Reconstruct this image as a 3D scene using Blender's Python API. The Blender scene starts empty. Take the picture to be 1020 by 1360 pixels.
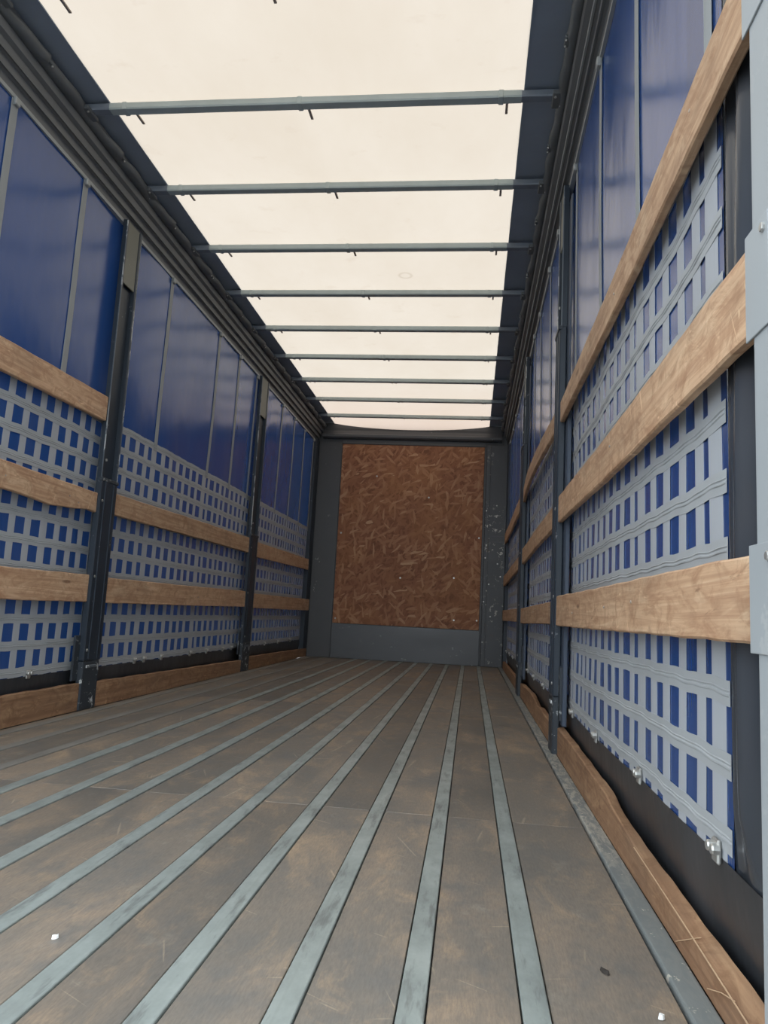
import bpy, bmesh, math, random
from mathutils import Vector, Matrix

random.seed(7)
C = bpy.context.scene.collection
SC = bpy.context.scene

# ------------------------------------------------------------------ camera
F_PX, YAW, PITCH, ROLL = 987.8, 0.1211, 0.1337, -0.0518
CAMX, CAMZ = 0.8017, 0.6067
cam_d = bpy.data.cameras.new('camera')
cam = bpy.data.objects.new('camera', cam_d)
C.objects.link(cam)
cam_d.sensor_fit = 'VERTICAL'
cam_d.sensor_height = 24.0
cam_d.lens = F_PX / 1360.0 * 24.0
cam_d.clip_start = 0.02
c_, s_ = math.cos, math.sin
RM = (Matrix(((c_(YAW), -s_(YAW), 0), (s_(YAW), c_(YAW), 0), (0, 0, 1)))
      @ Matrix(((1, 0, 0), (0, c_(PITCH), -s_(PITCH)), (0, s_(PITCH), c_(PITCH))))
      @ Matrix(((c_(ROLL), 0, s_(ROLL)), (0, 1, 0), (-s_(ROLL), 0, c_(ROLL)))))
rgt, fwd, up = RM.col[0], RM.col[1], RM.col[2]
cam.matrix_world = Matrix(((rgt[0], up[0], -fwd[0], CAMX), (rgt[1], up[1], -fwd[1], 0),
                           (rgt[2], up[2], -fwd[2], CAMZ), (0, 0, 0, 1)))
SC.camera = cam

# ------------------------------------------------------------------ sky and exposure
world = bpy.data.worlds.new('overcast_sky')
SC.world = world
world.use_nodes = True
bg = world.node_tree.nodes['Background']
bg.inputs['Color'].default_value = (0.86, 0.94, 1.0, 1)
bg.inputs['Strength'].default_value = 1.0
SC.view_settings.view_transform = 'Standard'
SC.view_settings.look = 'None'
SC.view_settings.exposure = 1.95
SC.view_settings.gamma = 1.0
SC.view_settings.use_curve_mapping = False
SC.cycles.diffuse_bounces = 6
SC.cycles.max_bounces = 14
SC.cycles.transmission_bounces = 6

# ------------------------------------------------------------------ materials
class NT:
    def __init__(self, name):
        self.m = bpy.data.materials.new(name)
        self.m.use_nodes = True
        self.t = self.m.node_tree
        self.b = self.t.nodes['Principled BSDF']
        self.out = self.t.nodes['Material Output']
        self.coord = self.n('ShaderNodeTexCoord').outputs['Object']

    def n(self, kind, **kw):
        node = self.t.nodes.new(kind)
        for k, v in kw.items():
            setattr(node, k, v)
        return node

    def set(self, sock, v):
        if isinstance(v, bpy.types.NodeSocket):
            self.t.links.new(v, sock)
        elif isinstance(v, (tuple, list)) and len(v) == 3 and sock.type == 'RGBA':
            sock.default_value = (*v, 1)
        else:
            sock.default_value = v

    def mapped(self, scale=(1, 1, 1), rot=(0, 0, 0), loc=(0, 0, 0), src=None):
        m = self.n('ShaderNodeMapping')
        self.set(m.inputs['Vector'], src or self.coord)
        m.inputs['Scale'].default_value = scale
        m.inputs['Rotation'].default_value = rot
        self.set(m.inputs['Location'], loc)
        return m.outputs[0]

    def noise(self, vec, scale, detail=3, rough=0.55, dist=0.0):
        n = self.n('ShaderNodeTexNoise')
        self.set(n.inputs['Vector'], vec)
        n.inputs['Scale'].default_value = scale
        n.inputs['Detail'].default_value = detail
        n.inputs['Roughness'].default_value = rough
        n.inputs['Distortion'].default_value = dist
        return n.outputs['Fac']

    def voro(self, vec, scale, feature='F1', out='Distance'):
        n = self.n('ShaderNodeTexVoronoi', feature=feature)
        self.set(n.inputs['Vector'], vec)
        n.inputs['Scale'].default_value = scale
        return n.outputs[out]

    def ramp(self, fac, stops, interp='LINEAR'):
        r = self.n('ShaderNodeValToRGB')
        self.set(r.inputs[0], fac)
        cr = r.color_ramp
        cr.interpolation = interp
        while len(cr.elements) < len(stops):
            cr.elements.new(0.5)
        for e, (p, c) in zip(cr.elements, stops):
            e.position = p
            e.color = (*c, 1) if isinstance(c, tuple) else (c, c, c, 1)
        return r.outputs[0]

    def mix(self, fac, a, b, mode='MIX'):
        m = self.n('ShaderNodeMix', data_type='RGBA', blend_type=mode)
        self.set(m.inputs[0], fac)
        self.set(m.inputs[6], a)
        self.set(m.inputs[7], b)
        return m.outputs[2]

    def math(self, op, a, b=0.0, clamp=False):
        m = self.n('ShaderNodeMath', operation=op, use_clamp=clamp)
        self.set(m.inputs[0], a)
        self.set(m.inputs[1], b)
        return m.outputs[0]

    def rand(self):
        return self.n('ShaderNodeObjectInfo').outputs['Random']

    def bump(self, h, strength=0.3, dist=0.01):
        b = self.n('ShaderNodeBump')
        b.inputs['Strength'].default_value = strength
        b.inputs['Distance'].default_value = dist
        self.set(b.inputs['Height'], h)
        self.set(self.b.inputs['Normal'], b.outputs[0])

    def done(self, color=None, rough=0.5, metal=0.0, spec=0.5):
        if color is not None:
            self.set(self.b.inputs['Base Color'], color)
        self.set(self.b.inputs['Roughness'], rough)
        self.set(self.b.inputs['Metallic'], metal)
        self.set(self.b.inputs['Specular IOR Level'], spec)
        return self.m


def shift(M):
    """object-random offset so that alike pieces carry different grain"""
    r = M.rand()
    c = M.n('ShaderNodeCombineXYZ')
    M.set(c.inputs[0], M.math('MULTIPLY', r, 37.0))
    M.set(c.inputs[1], M.math('MULTIPLY', r, 91.0))
    M.set(c.inputs[2], M.math('MULTIPLY', r, 13.0))
    return c.outputs[0], r


def mat_wood(name, dark, mid, light, dirt=0.35):
    M = NT(name)
    off, r = shift(M)
    v = M.mapped((1, 1, 1), loc=off)
    vg = M.mapped((22, 0.9, 26), src=v)
    g = M.noise(vg, 1.6, 4, 0.6, 1.2)
    rings = M.noise(M.mapped((9, 0.35, 11), src=v), 1.3, 2, 0.5, 2.0)
    fig = M.noise(M.mapped((3, 1.6, 5), src=v), 1.5, 3, 0.6, 2.5)
    col = M.ramp(g, [(0.28, dark), (0.52, mid), (0.78, light)])
    band = M.ramp(rings, [(0.40, 0.0), (0.5, 1.0), (0.60, 0.0)])
    col = M.mix(M.math('MULTIPLY', band, 0.28), col, dark)
    col = M.mix(M.ramp(fig, [(0.56, 0.0), (0.72, 0.65)]), col, light)
    # knots
    k = M.voro(M.mapped((1.2, 1.9, 9), src=v), 1.0)
    col = M.mix(M.ramp(k, [(0.045, 0.85), (0.10, 0.0)]), col, (dark[0]*.35, dark[1]*.3, dark[2]*.3))
    blot = M.noise(M.mapped((5, 5, 9), src=v), 1.6, 5, 0.72, 1.5)
    col = M.mix(M.ramp(blot, [(0.46, 0.0), (0.66, 0.75)]), col, (dark[0]*0.9, dark[1]*0.85, dark[2]*0.8))
    gouge = M.noise(M.mapped((2, 46, 5), src=M.mapped(rot=(math.radians(24), 0, 0), src=v)), 0.8, 2, 0.5, 1.0)
    col = M.mix(M.ramp(gouge, [(0.705, 0.0), (0.75, 0.55)]), col, (light[0]*1.2, light[1]*1.2, light[2]*1.15))
    crack = M.noise(M.mapped((3, 5, 42), src=M.mapped(rot=(math.radians(8), 0, 0), src=v)), 0.7, 4, 0.65, 1.2)
    col = M.mix(M.ramp(crack, [(0.66, 0.0), (0.72, 0.6)]), col, (dark[0]*.45, dark[1]*.4, dark[2]*.4))
    # greyed and dirty patches, light scratches
    d = M.noise(M.mapped((4, 2.2, 6), src=v), 1.0, 4, 0.65)
    col = M.mix(M.math('MULTIPLY', M.ramp(d, [(0.5, 0.0), (0.75, 1.0)]), dirt), col, (0.11, 0.085, 0.065))
    s = M.noise(M.mapped((3, 14, 60), src=v), 1.0, 2, 0.5)
    col = M.mix(M.ramp(s, [(0.70, 0.0), (0.76, 0.5)]), col, (light[0]*1.25, light[1]*1.25, light[2]*1.2))
    hs = M.n('ShaderNodeHueSaturation')
    M.set(hs.inputs['Value'], M.math('ADD', M.math('MULTIPLY', r, 0.24), 0.88))
    M.set(hs.inputs['Color'], col)
    M.bump(g, 0.25, 0.004)
    return M.done(hs.outputs[0], 0.62, 0, 0.3)


def mat_paint(name, col, chip=(0.5, 0.5, 0.5), chip_amt=0.62, chip_scale=14, rough=0.5, var=0.25, spec=0.4, stretch=(1, 1, 1), rust=None):
    M = NT(name)
    off, r = shift(M)
    v = M.mapped(stretch, loc=off)
    n = M.noise(v, 3.0, 5, 0.6)
    c = M.mix(n, tuple(x*(1-var) for x in col), tuple(min(1, x*(1+var)) for x in col))
    ch = M.noise(v, chip_scale, 4, 0.7)
    gate = M.noise(v, 1.7, 2, 0.5)
    fac = M.math('MULTIPLY', M.ramp(ch, [(chip_amt, 0.0), (chip_amt+0.03, 1.0)]), M.ramp(gate, [(0.42, 0.0), (0.6, 1.0)]))
    c = M.mix(fac, c, chip)
    if rust:
        rr = M.noise(v, 5.0, 5, 0.7)
        c = M.mix(M.ramp(rr, [(0.62, 0.0), (0.72, 0.7)]), c, rust)
    M.bump(ch, 0.08, 0.003)
    return M.done(c, M.ramp(n, [(0.2, rough-0.08), (0.8, rough+0.1)]), 0, spec)


def mat_plain(name, col, rough=0.5, metal=0.0, var=0.12, scale=8, spec=0.5):
    M = NT(name)
    n = M.noise(M.coord, scale, 4, 0.6)
    c = M.mix(n, tuple(x*(1-var) for x in col), tuple(min(1, x*(1+var)) for x in col))
    return M.done(c, rough, metal, spec)


def mat_pvc(name, col, rough=0.28, glow=0.0, var=0.12, spec=0.5, wrinkle=0.25):
    """coated truck tarpaulin: glossy, faintly wrinkled; 'glow' is the share of daylight it lets through"""
    M = NT(name)
    n = M.noise(M.mapped((1, 1, 0.5)), 3.0, 4, 0.6)
    c = M.mix(n, tuple(x*(1-var) for x in col), tuple(min(1, x*(1+var)) for x in col))
    scuff = M.noise(M.mapped((8, 8, 3)), 2.6, 5, 0.75)
    c = M.mix(M.ramp(scuff, [(0.69, 0.0), (0.73, 0.55)]), c, (0.012, 0.012, 0.018))
    dust = M.noise(M.mapped((3, 3, 1)), 1.2, 3, 0.6)
    c = M.mix(M.ramp(dust, [(0.45, 0.0), (0.8, 0.10)]), c, (0.30, 0.29, 0.30))
    M.bump(M.noise(M.mapped((1, 1.6, 0.8)), 5.0, 3, 0.5), wrinkle, 0.02)
    M.done(c, M.ramp(dust, [(0.3, rough), (0.8, rough+0.12)]), 0, spec)
    if glow > 0:
        tr = M.n('ShaderNodeBsdfTranslucent')
        M.set(tr.inputs['Color'], c)
        mx = M.n('ShaderNodeMixShader')
        mx.inputs[0].default_value = glow
        M.t.links.new(M.b.outputs[0], mx.inputs[1])
        M.t.links.new(tr.outputs[0], mx.inputs[2])
        M.t.links.new(mx.outputs[0], M.out.inputs[0])
    return M.m


def mat_roof_tarp():
    M = NT('white_translucent_tarpaulin')
    n = M.noise(M.mapped((1, 0.5, 1)), 1.6, 5, 0.65)
    weave = M.noise(M.mapped((60, 60, 1)), 6.0, 2, 0.5)
    c = M.ramp(n, [(0.3, (0.325, 0.269, 0.216)), (0.7, (0.350, 0.295, 0.244))])
    c = M.mix(M.math('MULTIPLY', weave, 0.10), c, (0.278, 0.231, 0.185))
    stain = M.noise(M.mapped((1.5, 2.2, 1)), 3.0, 4, 0.7)
    c = M.mix(M.ramp(stain, [(0.60, 0.0), (0.78, 0.28)]), c, (0.253, 0.192, 0.144))
    sp = M.n('ShaderNodeSeparateXYZ')
    M.set(sp.inputs[0], M.coord)
    far = M.n('ShaderNodeMapRange')
    M.set(far.inputs[0], sp.outputs[1])
    far.inputs[1].default_value, far.inputs[2].default_value = 7.5, 9.7
    c = M.mix(M.math('MULTIPLY', far.outputs[0], 0.55), c, (0.321, 0.219, 0.174))   # redder and a little darker towards the front end
    # small round scuff
    d = M.n('ShaderNodeVectorMath', operation='DISTANCE')
    M.set(d.inputs[0], M.coord)
    d.inputs[1].default_value = (0.245, 5.13, 3.06)
    c = M.mix(M.ramp(d.outputs['Value'], [(0.03, 0.0), (0.045, 0.35), (0.06, 0.0)]), c, (0.169, 0.123, 0.083))
    M.done(c, 0.5, 0, 0.3)
    tr = M.n('ShaderNodeBsdfTranslucent')
    M.set(tr.inputs['Color'], c)
    mx = M.n('ShaderNodeMixShader')
    mx.inputs[0].default_value = 0.78
    M.t.links.new(M.b.outputs[0], mx.inputs[1])
    M.t.links.new(tr.outputs[0], mx.inputs[2])
    M.t.links.new(mx.outputs[0], M.out.inputs[0])
    return M.m


def mat_osb():
    M = NT('oriented_strand_board')
    best = None
    for i, a in enumerate((8, 47, 95, 138, 25, 70)):
        v = M.mapped((1, 1, 1), rot=(0, math.radians(a), 0), loc=(i*3.7, 0, i*1.9))
        v = M.mapped((9, 0.001, 34), src=v)
        wob = M.n('ShaderNodeTexNoise')
        M.set(wob.inputs['Vector'], v)
        wob.inputs['Scale'].default_value = 0.8
        add = M.n('ShaderNodeVectorMath', operation='ADD')
        M.set(add.inputs[0], v)
        M.set(add.inputs[1], wob.outputs['Color'])
        col = M.voro(add.outputs[0], 1.0, 'F1', 'Color')
        sep = M.n('ShaderNodeSeparateColor')
        M.set(sep.inputs[0], col)
        val = sep.outputs[0]
        best = val if best is None else M.math('MAXIMUM', best, M.math('MULTIPLY', val, 0.985))
    g = M.noise(M.mapped((40, 1, 40)), 2.0, 3, 0.6)
    c = M.ramp(best, [(0.50, (0.166, 0.070, 0.038)), (0.72, (0.237, 0.100, 0.054)), (0.85, (0.288, 0.125, 0.067)), (0.93, (0.346, 0.160, 0.084)), (0.975, (0.448, 0.237, 0.134)), (1.0, (0.602, 0.384, 0.230))])
    c = M.mix(M.math('MULTIPLY', g, 0.45), c, (0.237, 0.101, 0.049))
    big = M.noise(M.coord, 1.4, 3, 0.6)
    c = M.mix(M.ramp(big, [(0.45, 0.0), (0.75, 0.35)]), c, (0.474, 0.224, 0.078))
    M.bump(best, 0.4, 0.004)
    return M.done(c, 0.6, 0, 0.3)


def mat_floor():
    M = NT('worn_phenolic_plywood')
    off, r = shift(M)
    v = M.mapped((1, 1, 1), loc=off)
    n1 = M.noise(M.mapped((2.6, 1.1, 1), src=v), 1.4, 5, 0.62, 0.5)
    n2 = M.noise(M.mapped((14, 1.6, 1), src=v), 1.6, 4, 0.65, 0.6)
    c = M.ramp(n1, [(0.30, (0.150, 0.138, 0.120)), (0.50, (0.205, 0.172, 0.138)), (0.70, (0.315, 0.232, 0.162))])
    c = M.mix(M.ramp(n2, [(0.35, 0.0), (0.75, 0.50)]), c, (0.130, 0.122, 0.110))
    wear = M.noise(M.mapped((6, 2.6, 1), src=v), 1.3, 6, 0.72, 0.8)
    c = M.mix(M.ramp(wear, [(0.52, 0.0), (0.70, 0.55)]), c, (0.43, 0.30, 0.185))
    grime = M.noise(M.mapped((3.4, 2.2, 1), src=v), 1.5, 5, 0.70)
    c = M.mix(M.ramp(grime, [(0.50, 0.0), (0.66, 0.72)]), c, (0.135, 0.132, 0.124))
    pale = M.noise(M.mapped((7, 5, 1), src=v), 1.2, 5, 0.75)
    c = M.mix(M.ramp(pale, [(0.60, 0.0), (0.76, 0.5)]), c, (0.34, 0.31, 0.25))
    for a, sc, lo in ((8, (55, 2.6, 1), 0.745), (-22, (70, 3.4, 1), 0.76), (75, (60, 4, 1), 0.765), (-60, (90, 5, 1), 0.765)):
        s = M.noise(M.mapped(sc, src=M.mapped(rot=(0, 0, math.radians(a)), src=v)), 1.0, 1, 0.4)
        c = M.mix(M.ramp(s, [(lo, 0.0), (lo+0.03, 0.4)]), c, (0.46, 0.37, 0.26))
    fine = M.noise(M.mapped((60, 9, 1)), 4, 4, 0.75)
    c = M.mix(M.ramp(fine, [(0.40, 0.0), (0.75, 0.55)]), c, (0.085, 0.075, 0.066))
    tone = M.n('ShaderNodeHueSaturation')
    M.set(tone.inputs['Value'], M.math('ADD', M.math('MULTIPLY', r, 0.34), 0.90))
    M.set(tone.inputs['Color'], c)
    M.bump(n2, 0.15, 0.004)
    return M.done(tone.outputs[0], M.ramp(n1, [(0.3, 0.42), (0.7, 0.60)]), 0, 0.42)


def mat_strip():
    M = NT('worn_galvanised_steel')
    off, r = shift(M)
    v = M.mapped((1, 1, 1), loc=off)
    n = M.noise(M.mapped((6, 3.0, 1), src=v), 1.8, 5, 0.65)
    c = M.ramp(n, [(0.3, (0.265, 0.295, 0.281)), (0.5, (0.343, 0.385, 0.367)), (0.72, (0.433, 0.482, 0.459))])
    s = M.noise(M.mapped((25, 4, 1), src=v), 1.3, 4, 0.7)
    c = M.mix(M.ramp(s, [(0.54, 0.0), (0.68, 0.65)]), c, (0.138, 0.144, 0.138))
    l = M.noise(M.mapped((90, 1.2, 1), src=v), 1.0, 2, 0.5)
    c = M.mix(M.ramp(l, [(0.55, 0.0), (0.75, 0.25)]), c, (0.229, 0.253, 0.230))
    return M.done(c, M.ramp(n, [(0.3, 0.50), (0.7, 0.36)]), 0.35, 0.5)


def mat_floor_rail():
    M = NT('chipped_floor_rail_paint')
    n = M.noise(M.coord, 3.0, 5, 0.6)
    c = M.mix(n, (0.125, 0.142, 0.145), (0.215, 0.24, 0.24))
    spots = M.noise(M.mapped((1, 0.7, 1)), 26, 4, 0.7)
    c = M.mix(M.ramp(spots, [(0.62, 0.0), (0.65, 0.9)]), c, (0.52, 0.49, 0.42))
    sp = M.n('ShaderNodeSeparateXYZ')
    M.set(sp.inputs[0], M.coord)
    gate = M.ramp(M.math('DIVIDE', sp.outputs[1], 10.0), [(0.18, 0.12), (0.235, 1.0), (0.37, 1.0), (0.60, 0.35)])   # the stretch where loads were dragged over
    worn = M.noise(M.mapped((30, 7, 1)), 1.6, 6, 0.75, 1.0)
    c = M.mix(M.math('MULTIPLY', M.ramp(worn, [(0.45, 0.0), (0.58, 0.85)]), gate), c, (0.43, 0.405, 0.35))
    M.bump(worn, 0.2, 0.003)
    return M.done(c, 0.5, 0, 0.4)


WOOD = mat_wood('pine_board', (0.39, 0.225, 0.135), (0.59, 0.385, 0.24), (0.73, 0.53, 0.35), 0.3)
WOOD_KICK = mat_wood('hardwood_kick_board', (0.21, 0.115, 0.065), (0.32, 0.185, 0.105), (0.46, 0.29, 0.165), 0.4)
SPLINTER = mat_plain('bare_wood_splinter', (0.58, 0.40, 0.25), 0.6)
BLUE = mat_pvc('blue_tarpaulin', (0.016, 0.056, 0.195), 0.16, 0.06, 0.10, 0.55, 0.12)
BAND = mat_pvc('blue_roof_edge_tarpaulin', (0.27, 0.32, 0.39), 0.45, 0.0, 0.15, 0.35)
HEM = mat_pvc('black_hem_tarpaulin', (0.030, 0.033, 0.038), 0.30, 0.0, 0.2, 0.5)
FLAP = mat_pvc('charcoal_end_tarpaulin', (0.038, 0.044, 0.054), 0.17, 0.0, 0.15, 0.6, 0.06)
STRAP = mat_pvc('grey_webbing', (0.43, 0.455, 0.49), 0.5, 0.08, 0.10, 0.35, 0.1)
HSTRAP = mat_pvc('thin_grey_webbing', (0.425, 0.447, 0.462), 0.5, 0.10, 0.16, 0.35, 0.1)
LSTRAP = mat_pvc('grey_long_webbing', (0.30, 0.32, 0.33), 0.55, 0.0, 0.15, 0.3, 0.1)
NAVY = mat_paint('dark_navy_paint', (0.026, 0.036, 0.050), (0.42, 0.44, 0.46), 0.66, 16, 0.42, 0.3, 0.4)
NAVYS = mat_paint('scuffed_navy_paint', (0.034, 0.042, 0.052), (0.46, 0.48, 0.48), 0.585, 18, 0.5, 0.3, 0.4)
NAVYB = mat_paint('blue_navy_paint', (0.060, 0.078, 0.112), (0.42, 0.44, 0.46), 0.70, 16, 0.42, 0.2, 0.4)
EDGE = mat_paint('chipped_channel_edge', (0.10, 0.12, 0.14), (0.55, 0.57, 0.58), 0.50, 20, 0.45, 0.3, 0.5, (1, 1, 0.35))
OLIVE = mat_paint('olive_grey_plate', (0.125, 0.130, 0.105), (0.3, 0.3, 0.28), 0.68, 10, 0.4, 0.15, 0.4)
GREYW = mat_paint('grey_bulkhead_paint', (0.081, 0.085, 0.092), (0.42, 0.43, 0.43), 0.675, 15, 0.45, 0.14, 0.45)
GREYK = mat_paint('scuffed_kick_plate_paint', (0.086, 0.093, 0.104), (0.30, 0.31, 0.31), 0.655, 9, 0.38, 0.18, 0.5, (1, 1, 2.2))
GREYC = mat_paint('chipped_column_paint', (0.075, 0.082, 0.092), (0.55, 0.54, 0.50), 0.60, 17, 0.45, 0.18, 0.45, rust=(0.10, 0.075, 0.055))
RAILM = mat_paint('black_cant_rail', (0.15, 0.157, 0.163), (0.2, 0.2, 0.2), 0.70, 18, 0.48, 0.2, 0.4)
LIP = mat_plain('dull_aluminium_lip', (0.34, 0.36, 0.36), 0.5, 0.2)
SEAL = mat_plain('dark_rubber_seal', (0.13, 0.14, 0.145), 0.5, 0.0, 0.25, 4)
BOW = mat_plain('grey_green_bow_paint', (0.42, 0.48, 0.475), 0.45, 0.0, 0.15, 12)
FITTING = mat_plain('dark_blue_grey_fitting_paint', (0.19, 0.22, 0.26), 0.5, 0.0, 0.2, 12)
HOOKM = mat_plain('bare_steel_prong', (0.42, 0.36, 0.31), 0.5, 0.3)
BOLT = mat_plain('zinc_bolt', (0.50, 0.50, 0.48), 0.35, 0.7)
FRAME = mat_paint('light_grey_rear_frame_paint', (0.345, 0.372, 0.388), (0.42, 0.44, 0.44), 0.62, 9, 0.45, 0.08, 0.45)
FTRIM = mat_floor_rail()
RAVE = mat_paint('dark_side_rave', (0.03, 0.03, 0.032), (0.1, 0.07, 0.05), 0.6, 8, 0.6, 0.2)
DARK = mat_plain('dark_joint', (0.018, 0.017, 0.016), 0.8)
FLOORM = mat_floor()
STRIPM = mat_strip()
STRIPD = mat_plain('dust_covered_steel', (0.215, 0.205, 0.185), 0.6, 0.0, 0.35, 3, 0.3)
OSB = mat_osb()
ROOF = mat_roof_tarp()
PAPER = mat_plain('white_paper', (0.82, 0.82, 0.80), 0.7)
BARK = mat_plain('dark_bark', (0.03, 0.024, 0.02), 0.8)
GROUND = mat_plain('yard_asphalt', (0.16, 0.16, 0.155), 0.9, 0, 0.2, 0.8)

# ------------------------------------------------------------------ mesh helpers
def obj(name, bm, mat, parent=None, smooth=False):
    bmesh.ops.recalc_face_normals(bm, faces=bm.faces[:])
    me = bpy.data.meshes.new(name)
    bm.to_mesh(me)
    bm.free()
    me.materials.append(mat)
    if smooth:
        for p in me.polygons:
            p.use_smooth = True
    o = bpy.data.objects.new(name, me)
    C.objects.link(o)
    if parent is not None:
        o.parent = parent
        o.matrix_parent_inverse = Matrix.Translation(-parent.location)
    return o


def add_box(bm, x0, x1, y0, y1, z0, z1, bev=0.0, seg=1):
    vs = [bm.verts.new((x, y, z)) for x in (x0, x1) for y in (y0, y1) for z in (z0, z1)]
    fs = [bm.faces.new([vs[i] for i in q]) for q in
          ((0, 1, 3, 2), (4, 6, 7, 5), (0, 4, 5, 1), (2, 3, 7, 6), (0, 2, 6, 4), (1, 5, 7, 3))]
    if bev > 0:
        es = list({e for f in fs for e in f.edges})
        bmesh.ops.bevel(bm, geom=es, offset=bev, segments=seg, affect='EDGES', profile=0.6)
    return bm


def box(x0, x1, y0, y1, z0, z1, bev=0.0, seg=1):
    return add_box(bmesh.new(), min(x0, x1), max(x0, x1), min(y0, y1), max(y0, y1), z0, z1, bev, seg)


def add_loft(bm, rings, closed=True, caps=True):
    """rings: lists of 3-D points, all the same length"""
    rv = [[bm.verts.new(p) for p in r] for r in rings]
    n = len(rv[0])
    for a, b in zip(rv, rv[1:]):
        for i in range(n if closed else n-1):
            j = (i+1) % n
            bm.faces.new((a[i], a[j], b[j], b[i]))
    if caps and closed:
        bm.faces.new(rv[0])
        bm.faces.new(rv[-1])
    return bm


def loft(rings, closed=True, caps=True):
    return add_loft(bmesh.new(), rings, closed, caps)


def add_cyl(bm, centre, axis, r, h, n=8):
    a = Vector(axis).normalized()
    u = a.orthogonal().normalized()
    w = a.cross(u)
    c = Vector(centre)
    rings = [[c + a*t + (u*math.cos(2*math.pi*i/n) + w*math.sin(2*math.pi*i/n))*rr for i in range(n)]
             for t, rr in ((0, r), (h*0.8, r), (h, r*0.8))]
    return add_loft(bm, rings)


def tag(o, label, cat, group=None, kind=None):
    if label:
        o['label'] = label
    if cat:
        o['category'] = cat
    if group:
        o['group'] = group
    if kind:
        o['kind'] = kind
    return o


def thing(name, loc, label, cat, group=None):
    o = bpy.data.objects.new(name, None)
    o.empty_display_size = 0.1
    o.location = loc
    C.objects.link(o)
    return tag(o, label, cat, group)


def struct(o):
    o['kind'] = 'structure'
    return o


def frange(a, b, n):
    return [a + (b-a)*i/(n-1) for i in range(n)]


# ------------------------------------------------------------------ main dimensions
L_END = 9.5                    # face of the front bulkhead
Y_REAR = 0.95                  # rear edge of the load floor
XL_C, XR_C = -1.315, 1.255     # curtain planes
XL_B, XR_B = -1.262, 1.202     # inner face of the side boards
H = 3.06
BOW0, BOWD = 3.2189, 0.7172


def surf(side, y, z):
    """x of the curtain surface; the cloth leans in a little towards the top and is never quite flat"""
    inw = 1 if side < 0 else -1
    lean = 0.02*max(0.0, min(1.0, (z-1.0)/1.8))
    w = 0.0022*math.sin(5.1*y+1.7*z) + 0.0018*math.sin(11.3*y-2.3*z+1.1) + 0.0015*math.sin(3.7*z+2.2*y)
    for yp in ((3.93, 6.83) if side < 0 else (3.60, 6.18)):
        w -= 0.014*math.exp(-((y-yp)/0.22)**2)         # pressed outwards by the post
    return (XL_C if side < 0 else XR_C) + inw*(lean + w)


# ------------------------------------------------------------------ structure: floor
slab = struct(obj('floor', box(-1.30, 1.24, Y_REAR, L_END+0.1, -0.16, -0.012), DARK))
strip_x = [0.9257 - 0.193*k for k in range(12)]
SW = 0.0215
edges = [1.163] + sum([[x+SW, x-SW] for x in strip_x], []) + [-1.262]
seams = [Y_REAR, 2.38, 4.83, 7.27, L_END]
cols = [(edges[i+1], edges[i]) for i in range(0, len(edges)-1, 2)]
for ci, (xa, xb) in enumerate(cols):
    if xb - xa < 0.02:
        continue
    for a, b in zip(seams, seams[1:]):
        dz = random.uniform(-0.0012, 0.0004)
        obj('floor_board', box(xa+0.003, xb-0.003, a+0.001, b-0.001, -0.03, dz, 0.0012), FLOORM, slab)
for k, x in enumerate(strip_x):
    obj('metal_strip', box(x-SW, x+SW, Y_REAR, L_END, -0.03, 0.0025, 0.0015), STRIPD if k > 8 else STRIPM, slab)

t = obj('trim_1', box(1.166, 1.2135, Y_REAR, L_END, -0.03, 0.006, 0.004, 2), FTRIM)
struct(t)
for i, (xa, xb) in enumerate(((-1.36, -1.262), (1.216, 1.30))):
    struct(obj('trim_%d' % (2+i), box(xa, xb, Y_REAR, L_END+0.1, -0.2, -0.05, 0.004), RAVE))
gd = struct(obj('ground', box(-30, 30, -30, 34, -1.35, -1.25), GROUND))  # unseen ground under the truck, added for its bounced light

# ------------------------------------------------------------------ structure: roof
def roof_z(x, y):
    z = H + 0.004*math.sin(8.8*(y-BOW0)+0.6)*math.cos(1.4*x) - 0.006*abs(math.sin(math.pi*(y-BOW0)/BOWD))
    if y > 9.02:
        k = min(1.0, (y-9.02)/0.46)
        z -= 0.072*k*k*max(0.0, 1-((x+0.05)/1.02)**2)**0.8
    return z

def sheet(x0, x1, y0, y1, nx, ny, zf, thick=0.003):
    xs, ys = frange(x0, x1, nx), frange(y0, y1, ny)
    bm = bmesh.new()
    g = [[bm.verts.new((x, y, zf(x, y))) for x in xs] for y in ys]
    for a, b in zip(g, g[1:]):
        for i in range(nx-1):
            bm.faces.new((a[i], a[i+1], b[i+1], b[i]))
    return bm

ceiling = struct(obj('ceiling', sheet(-1.078, 0.972, 0.85, 9.56, 15, 140, roof_z), ROOF, smooth=True))
for xa, xb in ((-1.30, -1.073), (0.967, 1.24)):
    obj('roof_edge_band', sheet(xa, xb, 0.85, L_END+0.1, 5, 140, lambda x, y: H-0.004 + 0.003*math.sin(9*y+3*x)), BAND, ceiling, True)
for xs in (-1.075, 0.969):
    obj('welded_seam', box(xs-0.004, xs+0.004, 0.85, 9.5, H-0.009, H-0.003), BAND, ceiling)

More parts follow.
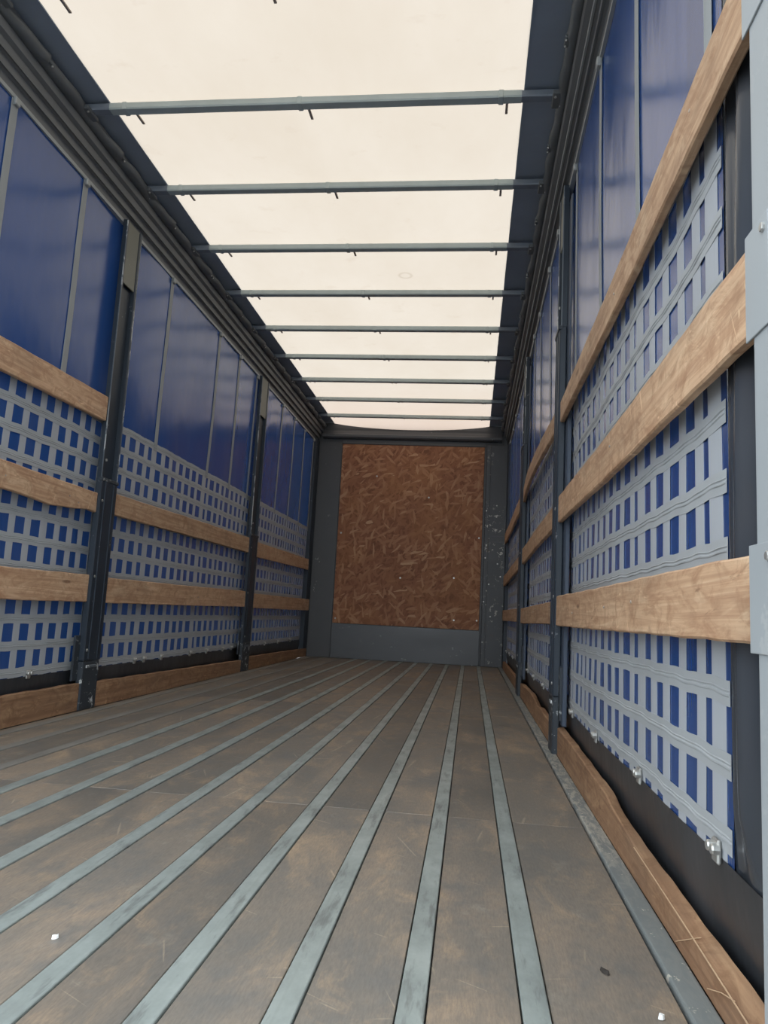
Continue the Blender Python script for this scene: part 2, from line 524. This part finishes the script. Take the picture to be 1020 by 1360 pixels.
# side rails under the roof, profile given as (inward distance, height)
prof = [(-0.04, 2.80), (0.045, 2.80), (0.052, 2.838), (0.070, 2.846), (0.074, 2.884), (0.090, 2.892), (0.094, 2.93),
        (0.116, 2.938), (0.120, 2.985), (0.138, 2.992), (0.142, 3.045), (-0.04, 3.045)]
for i, side in enumerate((-1, 1)):
    x0 = -1.335 if side < 0 else 1.275
    inw = -side
    rail = struct(obj('trim_%d' % (4+i), loft([[(x0+inw*u, y, z) for u, z in prof] for y in (0.9, L_END+0.05)]), RAILM))
    obj('curtain_track_lip', loft([[(x0+inw*u, y, z) for u, z in ((0.028, 2.782), (0.050, 2.782), (0.050, 2.801), (0.028, 2.801))]
                                   for y in (0.95, 9.32)]), LIP, rail)
    for u, z in ((0.071, 2.843), (0.092, 2.889)):
        obj('rail_bead', loft([[(x0+inw*(u+du), y, z+dz) for du, dz in ((-0.004, -0.003), (0.005, -0.005), (0.006, 0.003), (-0.004, 0.003))]
                               for y in (0.95, 9.45)]), LIP if side > 0 and z > 2.88 else SEAL, rail)
    ys = frange(1.0, 9.42, 340)
    rings = []
    for y in ys:
        ph = ((y-BOW0)/BOWD) % 1.0
        bul = 0.030*(ph/0.48) if ph < 0.48 else 0.004 + 0.020*math.sin(math.pi*(ph-0.48)/0.52)
        if side > 0:
            bul *= 0.45
        wv = 0.003*math.sin(31*y)
        u1 = 0.150 + bul + wv
        rings.append([(x0+inw*u, y, z) for u, z in ((0.120, 2.978), (u1-0.012, 2.985-0.3*bul), (u1, 3.0), (u1, 3.012), (0.120, 3.046))])
    obj('roof_edge_seal', loft(rings), SEAL, rail, True)

# ------------------------------------------------------------------ structure: front bulkhead
wall = struct(obj('wall_front', box(-1.34, 1.28, L_END+0.004, L_END+0.09, -0.10, 3.05), GREYW))
obj('side_panel', box(-1.255, -0.955, L_END-0.012, L_END+0.01, 0.002, 2.80, 0.003), GREYW, wall)
obj('kick_plate', box(-0.952, 0.925, L_END-0.014, L_END+0.01, 0.002, 0.437, 0.003), GREYK, wall)
obj('top_panel', box(-0.952, 0.925, L_END-0.010, L_END+0.01, 2.785, 2.86, 0.003), GREYW, wall)
col = obj('bulkhead_column', box(0.945, 1.212, L_END-0.045, L_END+0.01, 0.002, 2.80, 0.006, 2), GREYC, wall)
obj('column_rib', box(0.985, 1.000, L_END-0.050, L_END-0.04, 0.002, 2.80, 0.002), GREYC, col)
obj('column_rib', box(0.928, 0.940, L_END-0.030, L_END+0.01, 0.002, 2.80, 0.002), GREYK, col)
for z in (0.98, 1.55, 1.62):
    obj('column_strap_plate', box(1.04, 1.20, L_END-0.050, L_END-0.04, z, z+0.012, 0.002), GREYK, col)
for x, z in ((0.965, 1.35), (1.05, 0.62), (1.12, 1.28), (1.02, 1.02), (1.15, 1.40), (1.09, 2.02), (0.962, 0.30), (0.962, 0.80), (0.962, 1.95), (1.16, 1.12)):
    bm = bmesh.new()
    add_cyl(bm, (x, L_END-0.044, z), (0, -1, 0), 0.009, 0.007)
    obj('bolt_head', bm, BOLT, col)
hp = [(-0.02, 2.845), (-0.055, 2.850), (-0.075, 2.868), (-0.078, 2.895), (-0.062, 2.915), (-0.05, 2.95), (-0.05, 2.975), (0.01, 2.975)]
obj('header_beam', loft([[(x, L_END+dy, z) for dy, z in hp] for x in (-1.21, 1.13)]), GREYW, wall)
rings = []
for x in frange(-1.20, 1.12, 30):
    zt = H - 0.01 - 0.072*max(0.0, 1-((x+0.05)/1.02)**2)**0.8
    rings.append([(x, L_END-0.05, 2.97), (x, L_END-0.05, zt), (x, L_END-0.035, zt), (x, L_END-0.035, 2.97)])
obj('header_plate', loft(rings), GREYW, wall)
for xa, xb in ((-1.325, -1.262), (1.212, 1.262)):
    obj('corner_post', box(xa, xb, 9.30, L_END, 0.0, 2.82, 0.004), NAVY, wall)

panel = thing('chipboard_panel', (-0.015, L_END, 0.44), 'large brown chipboard sheet set into the grey front wall', 'board')
obj('strand_board', box(-0.945, 0.915, L_END-0.016, L_END+0.003, 0.441, 2.778, 0.002), OSB, panel)
for x, z in ((0.60, 0.55), (0.885, 0.56), (-0.47, 2.36), (0.22, 2.1), (-0.90, 1.6), (0.88, 1.6), (-0.10, 1.05), (0.58, 1.08), (-0.91, 0.5)):
    bm = bmesh.new()
    add_cyl(bm, (x, L_END-0.015, z), (0, -1, 0), 0.012, 0.005)
    obj('screw_head', bm, BOLT, panel)

# ------------------------------------------------------------------ side curtains
MESH_Z = [0.237 + 0.125*k for k in range(12)]
L_V = [(1.62, .05), (1.745, .05), (1.87, .05), (2.0, .05), (2.125, .05), (2.24, .075), (2.36, .05), (2.48, .05), (2.605, .05), (2.73, .05), (2.83, .075),
       (2.945, .05), (3.07, .05), (3.195, .05), (3.321, .051), (3.447, .06), (3.566, .051), (3.695, .053), (3.82, .05), (3.95, .05), (4.08, .075),
       (4.2275, .056), (4.36, .055), (4.4885, .058), (4.607, .074), (4.7525, .062), (4.8855, .055), (5.017, .06), (5.1445, .053),
       (5.272, .05), (5.40, .052), (5.556, .08), (5.662, .05), (5.796, .055), (5.922, .06), (6.037, .05), (6.183, .056), (6.307, .063),
       (6.43, .055), (6.56, .075), (6.69, .056), (6.815, .05), (6.94, .05), (7.06, .05), (7.18, .05), (7.30, .05), (7.42, .05), (7.54, .05), (7.655, .07),
       (7.77, .05), (7.885, .05), (8.0, .05), (8.105, .05), (8.21, .07), (8.32, .05), (8.43, .05), (8.54, .05), (8.65, .05), (8.755, .07), (8.86, .05), (8.965, .045), (9.07, .05), (9.17, .05), (9.255, .045)]
R_V = [(1.44, .076), (1.5475, .055), (1.675, .054), (1.8045, .059), (1.93, .058), (2.07, .085), (2.18, .056), (2.313, .062), (2.4325, .053),
       (2.5635, .063), (2.703, .07), (2.8185, .063), (2.9465, .061), (3.0675, .065), (3.1905, .055), (3.34, .08), (3.46, .058), (3.585, .058), (3.71, .058), (3.84, .058), (3.98, .08)]
y = 4.10
while y < 9.24:
    R_V.append((y, .078 if (len(R_V) % 5) == 0 else .056))
    y += 0.127
L_LONG = [2.24, 2.82, 3.447, 4.085, 4.612, 5.59, 6.135, 6.69, 7.66, 8.21, 8.755, 9.265]
R_LONG = [1.44, 2.07, 2.71, 3.40, 4.02, 4.48, 5.18, 5.60, 6.18, 6.60, 7.25, 7.90, 8.50, 9.10]


def cloth_grid(side, y0, y1, z0, z1, ny, nz, off=0.0, extra=None):
    bm = bmesh.new()
    inw = -side
    g = []
    for yy in frange(y0, y1, ny):
        row = []
        for zz in frange(z0, z1, nz):
            e = extra(yy, zz) if extra else 0.0
            row.append(bm.verts.new((surf(side, yy, zz) + inw*(off+e), yy, zz)))
        g.append(row)
    for a, b in zip(g, g[1:]):
        for i in range(nz-1):
            bm.faces.new((a[i], a[i+1], b[i+1], b[i]))
    return bm


def vstrap(side, yc, w, z0, z1, off, th=0.0018, nz=10):
    inw = -side
    rings = []
    for zz in frange(z0, z1, nz):
        yy = yc + 0.0015*math.sin(7*zz+yc*9)
        rings.append([(surf(side, yy, zz) + inw*(off+d), yy+a, zz) for a, d in
                      ((-w/2, 0), (-w/2, th), (-w*0.2, th*1.25), (w*0.2, th*1.25), (w/2, th), (w/2, 0))])
    return loft(rings)


def hstrap(side, zc, y0, y1, off):
    inw = -side
    w = 0.044
    n = int((y1-y0)/0.028)
    rings = []
    ph = zc*17
    for yy in frange(y0, y1, n):
        wv = 0.0015*math.sin(2*math.pi*yy/0.254+ph) + 0.0010*math.sin(2*math.pi*yy/0.127+2*ph)
        wave = 0.0016*(0.5+0.5*math.sin(2*math.pi*yy/0.127+ph*3))
        zz = zc + wv
        x = surf(side, yy, zz) + inw*off
        rings.append([(x+inw*d, yy, zz+b) for b, d in
                      ((-w/2, 0), (-w/2, .0010), (-.006, .0012), (-.004, .0022+wave), (-.001, .0022+wave), (.001, .0006), (.003, .0006), (.005, .0018+wave), (.007, .0010), (w/2, .0010), (w/2, 0))])
    return loft(rings)


def make_curtain(side, label):
    root = thing('side_curtain', (XL_C if side < 0 else XR_C, 5.0, 0.0), label, 'curtain', 'side curtains of the trailer')
    inw = -side
    y_near = 1.37 if side > 0 else 1.55
    y_far = 9.30
    obj('tarpaulin', cloth_grid(side, y_near, y_far, 0.200, 2.815, 110, 24), BLUE, root, True)
    obj('hem', cloth_grid(side, 1.102, y_far, -0.09, 0.212, 80, 6, 0.0025,
                          lambda yy, zz: -0.030*max(0, (0.185-zz)/0.3)), HEM, root, True)
    obj('curtain_tensioner_bar', loft([[(surf(side, yy, 0.0) - inw*0.022 + d, yy, -0.085+e) for d, e in ((-.012, -.012), (.012, -.012), (.012, .012), (-.012, .012))]
                                       for yy in frange(1.102, y_far, 12)]), RAVE, root)
    V = L_V if side < 0 else R_V
    dz = 0.0 if side < 0 else 0.012
    top = MESH_Z[-1] + 0.023 + dz
    for yc, w in V:
        obj('vertical_mesh_strap', vstrap(side, yc, w, 0.2115, top, 0.001, 0.001), STRAP, root)
    yn = V[0][0]-0.03 if side < 0 else 1.373
    yf = 9.275
    for zc in MESH_Z:
        obj('horizontal_mesh_strap', hstrap(side, zc+dz, yn, yf, 0.0021), HSTRAP, root)
    for yc in (L_LONG if side < 0 else R_LONG):
        st = obj('roller_strap', vstrap(side, yc, 0.048, top-0.05, 2.795, 0.0035, 0.0014, 14), LSTRAP, root)
        x = surf(side, yc, 2.78)
        rp = obj('strap_roller', box(x+inw*0.004, x+inw*0.022, yc-0.018, yc+0.018, 2.752, 2.79, 0.004), LIP, st)
    for yc, w in V:
        if w >= 0.07 or (side < 0 and w >= 0.06):
            x = surf(side, yc, 0.22)
            bm = box(x+inw*0.004, x+inw*0.012, yc-0.017, yc+0.017, 0.200, 0.242, 0.003)
            for q in (-0.012, 0.012):
                add_cyl(bm, (x+inw*0.008, yc+q, 0.226), (inw, 0, 0), 0.010, 0.014)
            obj('strap_buckle', bm, BOLT, root)
    if side > 0:
        def fold(yy, zz):
            t = (yy-1.05)/0.34
            f = 0.022*math.exp(-((t-0.62-0.10*math.sin(2.1*zz+0.4))/0.09)**2)
            f += 0.010*math.exp(-((t-0.90-0.05*math.sin(3.3*zz))/0.06)**2)
            f += 0.010*math.exp(-((t-0.30+0.12*math.sin(1.4*zz+1))/0.10)**2)
            return f*min(1.0, max(0.0, (1.40-yy)/0.06))*min(1.0, max(0.0, (zz-0.20)/0.12)) - 0.004
        obj('end_flap', cloth_grid(side, 1.102, 1.60, 0.135, 2.80, 46, 60, 0.0, fold), FLAP, root, True)
    else:
        obj('end_flap', cloth_grid(side, 1.0, 1.56, 0.17, 2.80, 10, 14, 0.0), FLAP, root, True)
    return root


make_curtain(-1, 'blue tarpaulin curtain with grey webbing mesh on the left side')
make_curtain(1, 'blue tarpaulin curtain with grey webbing mesh on the right side, glossy from the roof light')

# ------------------------------------------------------------------ support posts
def make_post(side, y0, y1, xf, label, joint=1.27, plate_z=2.42, wing=False):
    """xf: inner face; the post is an open channel above the joint and a closed sleeve below it"""
    inw = -side
    root = thing('support_post', (xf, (y0+y1)/2, 0.0), label, 'post', 'upright posts between the side boards')
    def B(name, u0, u1, ya, yb, z0, z1, m, parent=root, bev=0.003):
        return obj(name, box(xf-inw*u0, xf-inw*u1, ya, yb, z0, z1, bev), m, parent)
    ch = B('upper_channel', 0.026, 0.030, y0, y1, joint-0.02, 2.80, NAVY)
    for ya, yb in ((y0, y0+0.020), (y1-0.020, y1)):
        B('channel_flange', 0.002, 0.030, ya, yb, joint-0.02, 2.80, NAVY, ch)
    for ya, yb in ((y0-0.001, y0+0.005), (y1-0.006, y1+0.002)):
        B('worn_edge', 0.0, 0.006, ya, yb, joint, 2.795, EDGE, ch, 0.001)
    B('cover_plate', 0.006, 0.014, y0+0.021, y1-0.021, plate_z, 2.80, OLIVE)
    sl = B('lower_sleeve', -0.006, 0.030, y0-0.008, y1-0.004, 0.26, joint, NAVY, root, 0.006)
    for ya in (y0+0.035, y1-0.055):
        B('sleeve_ridge', -0.010, 0.0, ya, ya+0.016, 0.27, joint-0.01, NAVY, sl, 0.003)
    B('sleeve_collar', -0.012, 0.01, y0-0.010, y1-0.002, joint-0.02, joint, NAVYS, sl, 0.003)
    ft = B('foot_plate', -0.004, 0.030, y0-0.004, y1-0.008, 0.0, 0.262, NAVYS, root, 0.006)
    B('foot_lug', -0.009, 0.0, y0+0.03, y1-0.05, 0.225, 0.24, EDGE, ft, 0.002)
    B('side_flange', 0.020, 0.032, y0-0.06, y0-0.008, 0.16, 0.40, NAVYS, ft, 0.002)
    for z in (joint+0.1, 0.32, 0.72, 1.14):
        bm = bmesh.new()
        add_cyl(bm, (xf+inw*0.004, y0+0.02, z), (inw, 0, 0), 0.008, 0.006)
        obj('rivet', bm, BOLT, root)
    if wing:
        B('rear_flange', 0.0305, 0.050, y0-0.09, y1-0.02, 0.14, 1.60, NAVYB)
        B('rear_flange', 0.0305, 0.040, y0-0.09, y1-0.02, 1.60, 2.70, NAVYB)
    return root


LP = [(3.86, 4.045), (6.72, 6.955)]
RP = [(3.585, 3.75), (6.12, 6.36)]
make_post(-1, *LP[0], -1.255, 'navy steel post on the left wall nearest the camera')
make_post(-1, *LP[1], -1.255, 'navy steel post on the left wall, second and farther one')
make_post(1, *RP[0], 1.197, 'navy steel post on the right wall nearest the camera', 2.05, 2.5, True)
make_post(1, *RP[1], 1.197, 'navy steel post on the right wall, second and farther one', 2.05, 2.5, True)

# ------------------------------------------------------------------ wooden side boards
def board_mesh(side, y0, y1, zb0, zt0, zb1, zt1, xf, th=0.027, bow=0.0, seed=0, bite=None):
    inw = -side
    rnd = random.Random(seed)
    a1, a2, a3 = (rnd.uniform(0, 6.28) for _ in range(3))
    n = max(14, int((y1-y0)/0.06))
    rings = []
    for i, yy in enumerate(frange(y0, y1, n)):
        t = i/(n-1)
        w = 0.0008*math.sin(3*yy+a1) + 0.0006*math.sin(13*yy+a2)
        zb = zb0+(zb1-zb0)*t + w + 0.001*math.sin(29*yy+a3)
        zt = zt0+(zt1-zt0)*t + w*0.8 + 0.001*math.sin(23*yy+a1)
        if bite:
            for cy, hw, dep, top in bite:
                q = max(0.0, 1-abs(yy-cy)/hw)
                if top:
                    zt -= dep*q
                else:
                    zb += dep*q
        x = xf + inw*(bow*math.sin(math.pi*t) + 0.002*math.sin(3*yy+a2))
        c = 0.004
        rings.append([(x, yy, zb+c), (x, yy, zt-c), (x-inw*c, yy, zt), (x-inw*(th-c), yy, zt),
                      (x-inw*th, yy, zt-c), (x-inw*th, yy, zb+c), (x-inw*(th-c), yy, zb), (x-inw*c, yy, zb)])
    return loft(rings)


def side_board(side, y0, y1, z, xf, label, bow=0.0, seed=0, bite=None, nails=True):
    inw = -side
    root = thing('side_board', (xf, (y0+y1)/2, z[0]), label, 'board', 'wooden boards along the side walls')
    obj('plank', board_mesh(side, y0, y1, *z, xf, bow=bow, seed=seed, bite=bite, th=0.027 if side < 0 else 0.023), WOOD, root)
    if nails:
        rnd = random.Random(seed+50)
        for k in range(3):
            yy = y0 + (y1-y0)*rnd.uniform(0.05, 0.95)
            zz = (z[0]+z[1])/2 + rnd.uniform(-0.03, 0.03)
            t = (yy-y0)/(y1-y0)
            bm = bmesh.new()
            add_cyl(bm, (xf+inw*(bow*math.sin(math.pi*t)-0.0005), yy, zz), (inw, 0, 0), 0.004, 0.003, 6)
            obj('nail_head', bm, HOOKM, root)
    return root


bays_L = [(1.08, LP[0][0]-0.010), (LP[0][1]+0.0, LP[1][0]-0.01), (LP[1][1]+0.0, 9.47)]
side_board(-1, *bays_L[0], (0.569, 0.708, 0.579, 0.727), XL_B, 'lowest raised board on the left wall before the nearest left post', seed=1)
side_board(-1, *bays_L[0], (1.043, 1.200, 1.066, 1.180), XL_B, 'middle board on the left wall before the nearest left post, lower edge gnawed', seed=2,
           bite=[(3.42, 0.26, -0.016, False), (3.78, 0.12, 0.012, False)])
side_board(-1, *bays_L[0], (1.540, 1.690, 1.586, 1.725), XL_B, 'only top board on the left wall, before the nearest post', seed=3)
side_board(-1, *bays_L[1], (0.576, 0.720, 0.588, 0.733), XL_B, 'lower board between the two posts on the left wall', seed=4)
side_board(-1, *bays_L[1], (1.085, 1.209, 1.092, 1.231), XL_B, 'upper board between the two posts on the left wall', seed=5)
side_board(-1, *bays_L[2], (0.582, 0.720, 0.577, 0.721), XL_B, 'lower board on the left wall behind the farther post', seed=6)
side_board(-1, *bays_L[2], (1.071, 1.217, 1.092, 1.226), XL_B, 'darker upper board on the left wall behind the farther post', seed=7)

bays_R = [(1.1025, RP[0][0]-0.012), (RP[0][1]+0.002, RP[1][0]-0.012), (RP[1][1]+0.002, 9.44)]
side_board(1, *bays_R[0], (0.588, 0.717, 0.585, 0.723), XR_B, 'wide pale board low on the right wall, nearest the camera', seed=11)
side_board(1, *bays_R[0], (1.042, 1.185, 1.069, 1.196), XR_B, 'pale middle board on the right wall nearest the camera, marked with light gouges', seed=12)
side_board(1, *bays_R[0], (1.548, 1.680, 1.559, 1.661), XR_B, 'steep top board on the right wall nearest the camera, dark underside showing', seed=13)
side_board(1, *bays_R[1], (0.591, 0.704, 0.575, 0.692), XR_B, 'low board between the two posts on the right wall', seed=14)
side_board(1, *bays_R[1], (1.075, 1.190, 1.050, 1.175), XR_B, 'middle board between the two posts on the right wall', seed=15)
side_board(1, *bays_R[1], (1.560, 1.665, 1.555, 1.665), XR_B, 'bowed top board between the two posts on the right wall', bow=0.03, seed=16)
side_board(1, *bays_R[2], (0.584, 0.697, 0.576, 0.705), XR_B, 'low board on the right wall beside the front wall', seed=17)
side_board(1, *bays_R[2], (1.040, 1.150, 1.000, 1.130), XR_B, 'middle board on the right wall beside the front wall', seed=18)
side_board(1, *bays_R[2], (1.545, 1.675, 1.530, 1.660), XR_B, 'top board on the right wall beside the front wall', seed=19)

# kick boards standing on the floor edge
def kick_board(side, y0, y1, xf, tops, label, th=0.03, seed=0):
    inw = -side
    rnd = random.Random(seed)
    root = thing('kick_board', (xf, (y0+y1)/2, 0.0), label, 'board', 'kick boards along the floor edges')
    n = max(20, int((y1-y0)/0.03))
    a1 = rnd.uniform(0, 6)
    rings = []
    def lerp(yy):
        for (ya, fa, ba), (yb, fb, bb) in zip(tops, tops[1:]):
            if yy <= yb:
                t = max(0.0, (yy-ya)/(yb-ya))
                return fa+(fb-fa)*t, ba+(bb-ba)*t
        return tops[-1][1:]
    for yy in frange(y0, y1, n):
        zf, zk = lerp(yy)
        w = 0.0015*math.sin(17*yy+a1) + 0.001*math.sin(41*yy)
        x = xf + inw*0.001*math.sin(3*yy)
        rings.append([(x, yy, 0.003), (x, yy, zf+w-0.003), (x-inw*0.004, yy, zf+w), (x-inw*(th-.003), yy, zk+w),
                      (x-inw*th, yy, zk+w-0.003), (x-inw*th, yy, 0.003)])
    obj('plank', loft(rings), WOOD_KICK, root)
    return root


kick_board(-1, bays_L[0][0], LP[0][0]-0.005, -1.258, [(1.0, .148, .148), (3.9, .146, .146)], 'kick board on the left floor edge before the nearest post', seed=21)
kick_board(-1, LP[0][1]-0.005, LP[1][0]-0.005, -1.258, [(4.0, .140, .140), (6.8, .105, .105)], 'kick board on the left floor edge between the two posts', seed=22)
kick_board(-1, LP[1][1]-0.005, 9.47, -1.258, [(6.9, .125, .125), (9.5, .10, .10)], 'kick board on the left floor edge behind the farther post', seed=23)
k1 = kick_board(1, 1.106, RP[0][0]-0.012, 1.2155, [(1.0, .054, .074), (1.25, .056, .075), (1.7, .069, .078), (2.06, .083, .083), (2.2, .095, .090), (2.30, .106, .104),
                (2.37, .112, .114), (2.77, .120, .121), (3.1, .127, .126), (3.6, .122, .129)], 'worn orange-topped kick board on the right floor edge nearest the camera', seed=24)
kick_board(1, RP[0][1]+0.002, RP[1][0]-0.012, 1.2155, [(3.7, .100, .100), (4.2, .107, .106), (4.45, .112, .110), (4.62, .105, .095), (4.8, .118, .105), (5.0, .128, .128), (6.2, .105, .105)],
           'splintered kick board on the right floor edge between the two posts', seed=25)
kick_board(1, RP[1][1]+0.002, 9.44, 1.2155, [(6.3, .10, .10), (9.5, .09, .09)], 'kick board on the right floor edge beside the front wall', seed=26)
for ya, yb, za, zb in ((1.112, 1.95, 0.049, 0.074),):
    bm = loft([[(1.2135+d, yy, z+e) for d, e in ((0, 0), (0.002, 0), (0.002, 0.0018), (0, 0.0018))]
               for yy, z in ((ya, za), ((ya+yb)/2, (za+zb)/2+0.002), (yb, zb))])
    obj('split_edge', bm, SPLINTER, k1)
for p0, p1, p2 in (((1.2132, 1.575, 0.013), (1.2128, 1.50, 0.046), (1.222, 1.448, 0.071)), ((1.2132, 1.383, 0.017), (1.2128, 1.31, 0.044), (1.214, 1.255, 0.058))):
    bm = loft([[(p[0]+a, p[1], p[2]+b) for a, b in ((-.0003, -.0007), (.0015, -.0007), (.0015, .0007), (-.0003, .0007))] for p in (p0, p1, p2)])
    obj('splinter', bm, SPLINTER, k1)

# ------------------------------------------------------------------ roof bows
def ordinal(k):
    return ['', 'second', 'third', 'fourth', 'fifth', 'sixth', 'seventh', 'eighth'][k]

bow_labels = {-2: None, -1: 'roof bow nearest the camera at the top of the picture, only its prongs in view',
              0: 'first whole roof bow from the camera, thickest grey-green bar under the white roof',
              8: 'last roof bow, thin grey-green bar just before the front wall'}
for k in range(-1, 9):
    yb = BOW0 + BOWD*k
    lab = bow_labels.get(k) or '%s grey-green roof bow counting whole ones from the camera' % ordinal(k)
    root = thing('roof_bow', (-0.03, yb, 3.0), lab, 'roof bar', 'bows across the white roof')
    pr = [(-0.022, 3.003), (0.022, 3.003), (0.026, 3.010), (0.026, 3.036), (0.012, 3.046), (-0.012, 3.046), (-0.026, 3.036), (-0.026, 3.010)]
    obj('bar', loft([[(x, yb+dy, z) for dy, z in pr] for x in frange(-1.062, 0.955, 5)]), BOW, root)
    for xa, xb in ((-1.19, -1.060), (0.953, 1.125)):
        obj('end_fitting', loft([[(x, yb+dy*0.94, 3.026+(z-3.026)*0.94) for dy, z in pr] for x in (xa, xb)]), FITTING, root)
    for x in (-0.985, -0.10, 0.86):
        obj('collar', box(x-0.012, x+0.012, yb-0.029, yb+0.029, 3.000, 3.040, 0.003), BOW, root)
        bm = loft([[(x+0.03+d, yy, z+e) for d, e in ((-.006, -.003), (.006, -.003), (.006, .003), (-.006, .003))]
                   for yy, z in ((yb+0.02, 3.028), (yb+0.09, 3.032), (yb+0.135, 3.034))])
        obj('prong', bm, HOOKM, root)
    for side, x in ((-1, -1.185), (1, 1.125)):
        inw = -side
        cg = obj('carriage', box(x-0.03, x+0.03, yb-0.055, yb+0.055, 2.992, 3.012, 0.004), SEAL, root)
        for dx, dy in ((0.018, -0.03), (-0.012, 0.03)):
            bm = bmesh.new()
            add_cyl(bm, (x+inw*dx, yb+dy, 2.993), (0, 0, -1), 0.006, 0.007, 6)
            obj('bolt', bm, BOLT, cg)
        hb = obj('hinge_bracket', box(x-0.018, x+0.018, yb+BOWD/2-0.03, yb+BOWD/2+0.03, 2.990, 3.006, 0.003), SEAL, root)
        for dy in (-0.018, 0.018):
            bm = bmesh.new()
            add_cyl(bm, (x+inw*0.012, yb+BOWD/2+dy, 2.991), (0, 0, -1), 0.005, 0.008, 6)
            obj('bolt', bm, BOLT, hb)

# ------------------------------------------------------------------ rear frame post
rp = thing('rear_frame_post', (1.26, 0.98, -0.2), 'pale grey steel rear post at the right edge of the picture', 'post')
obj('post_body', box(1.199, 1.34, 0.80, 1.100, -0.20, 3.0, 0.006, 2), FRAME, rp)
for za, zb in ((0.576, 0.728), (1.03, 1.196), (1.53, 1.70)):
    pk = obj('board_pocket', box(1.1955, 1.1988, 1.03, 1.118, za, zb, 0.0015, 2), FRAME, rp)
    bm = bmesh.new()
    add_cyl(bm, (1.196, 1.045, zb-0.02), (-1, 0, 0), 0.007, 0.005, 8)
    obj('pocket_bolt', bm, BOLT, pk)

# ------------------------------------------------------------------ litter on the floor
def chip(name, x, y, sx, sy, rot, mat, label, cat, h=0.004):
    rnd = random.Random(int(x*1000))
    pts = []
    n = 9
    for i in range(n):
        a = 2*math.pi*i/n
        r = rnd.uniform(0.65, 1.1)
        px, py = sx*r*math.cos(a), sy*r*math.sin(a)
        pts.append((x+px*math.cos(rot)-py*math.sin(rot), y+px*math.sin(rot)+py*math.cos(rot)))
    bm = loft([[(px, py, 0.001) for px, py in pts],
               [(x+(px-x)*0.8, y+(py-y)*0.8, h+rnd.uniform(0, 0.003)) for px, py in pts]])
    o = obj(name, bm, mat)
    return tag(o, label, cat)

chip('paper_scrap', 0.088, 1.343, 0.007, 0.004, 0.6, PAPER, 'tiny white scrap on the floor at the lower left', 'scrap', 0.006)
chip('paper_scrap', 1.120, 1.300, 0.0065, 0.005, 0.2, PAPER, 'tiny white scrap on the floor by the right metal rail', 'scrap', 0.006)
chip('bark_chip', 1.058, 1.438, 0.004, 0.014, 0.5, BARK, 'dark sliver lying on the bare floor at the lower right', 'scrap', 0.005)
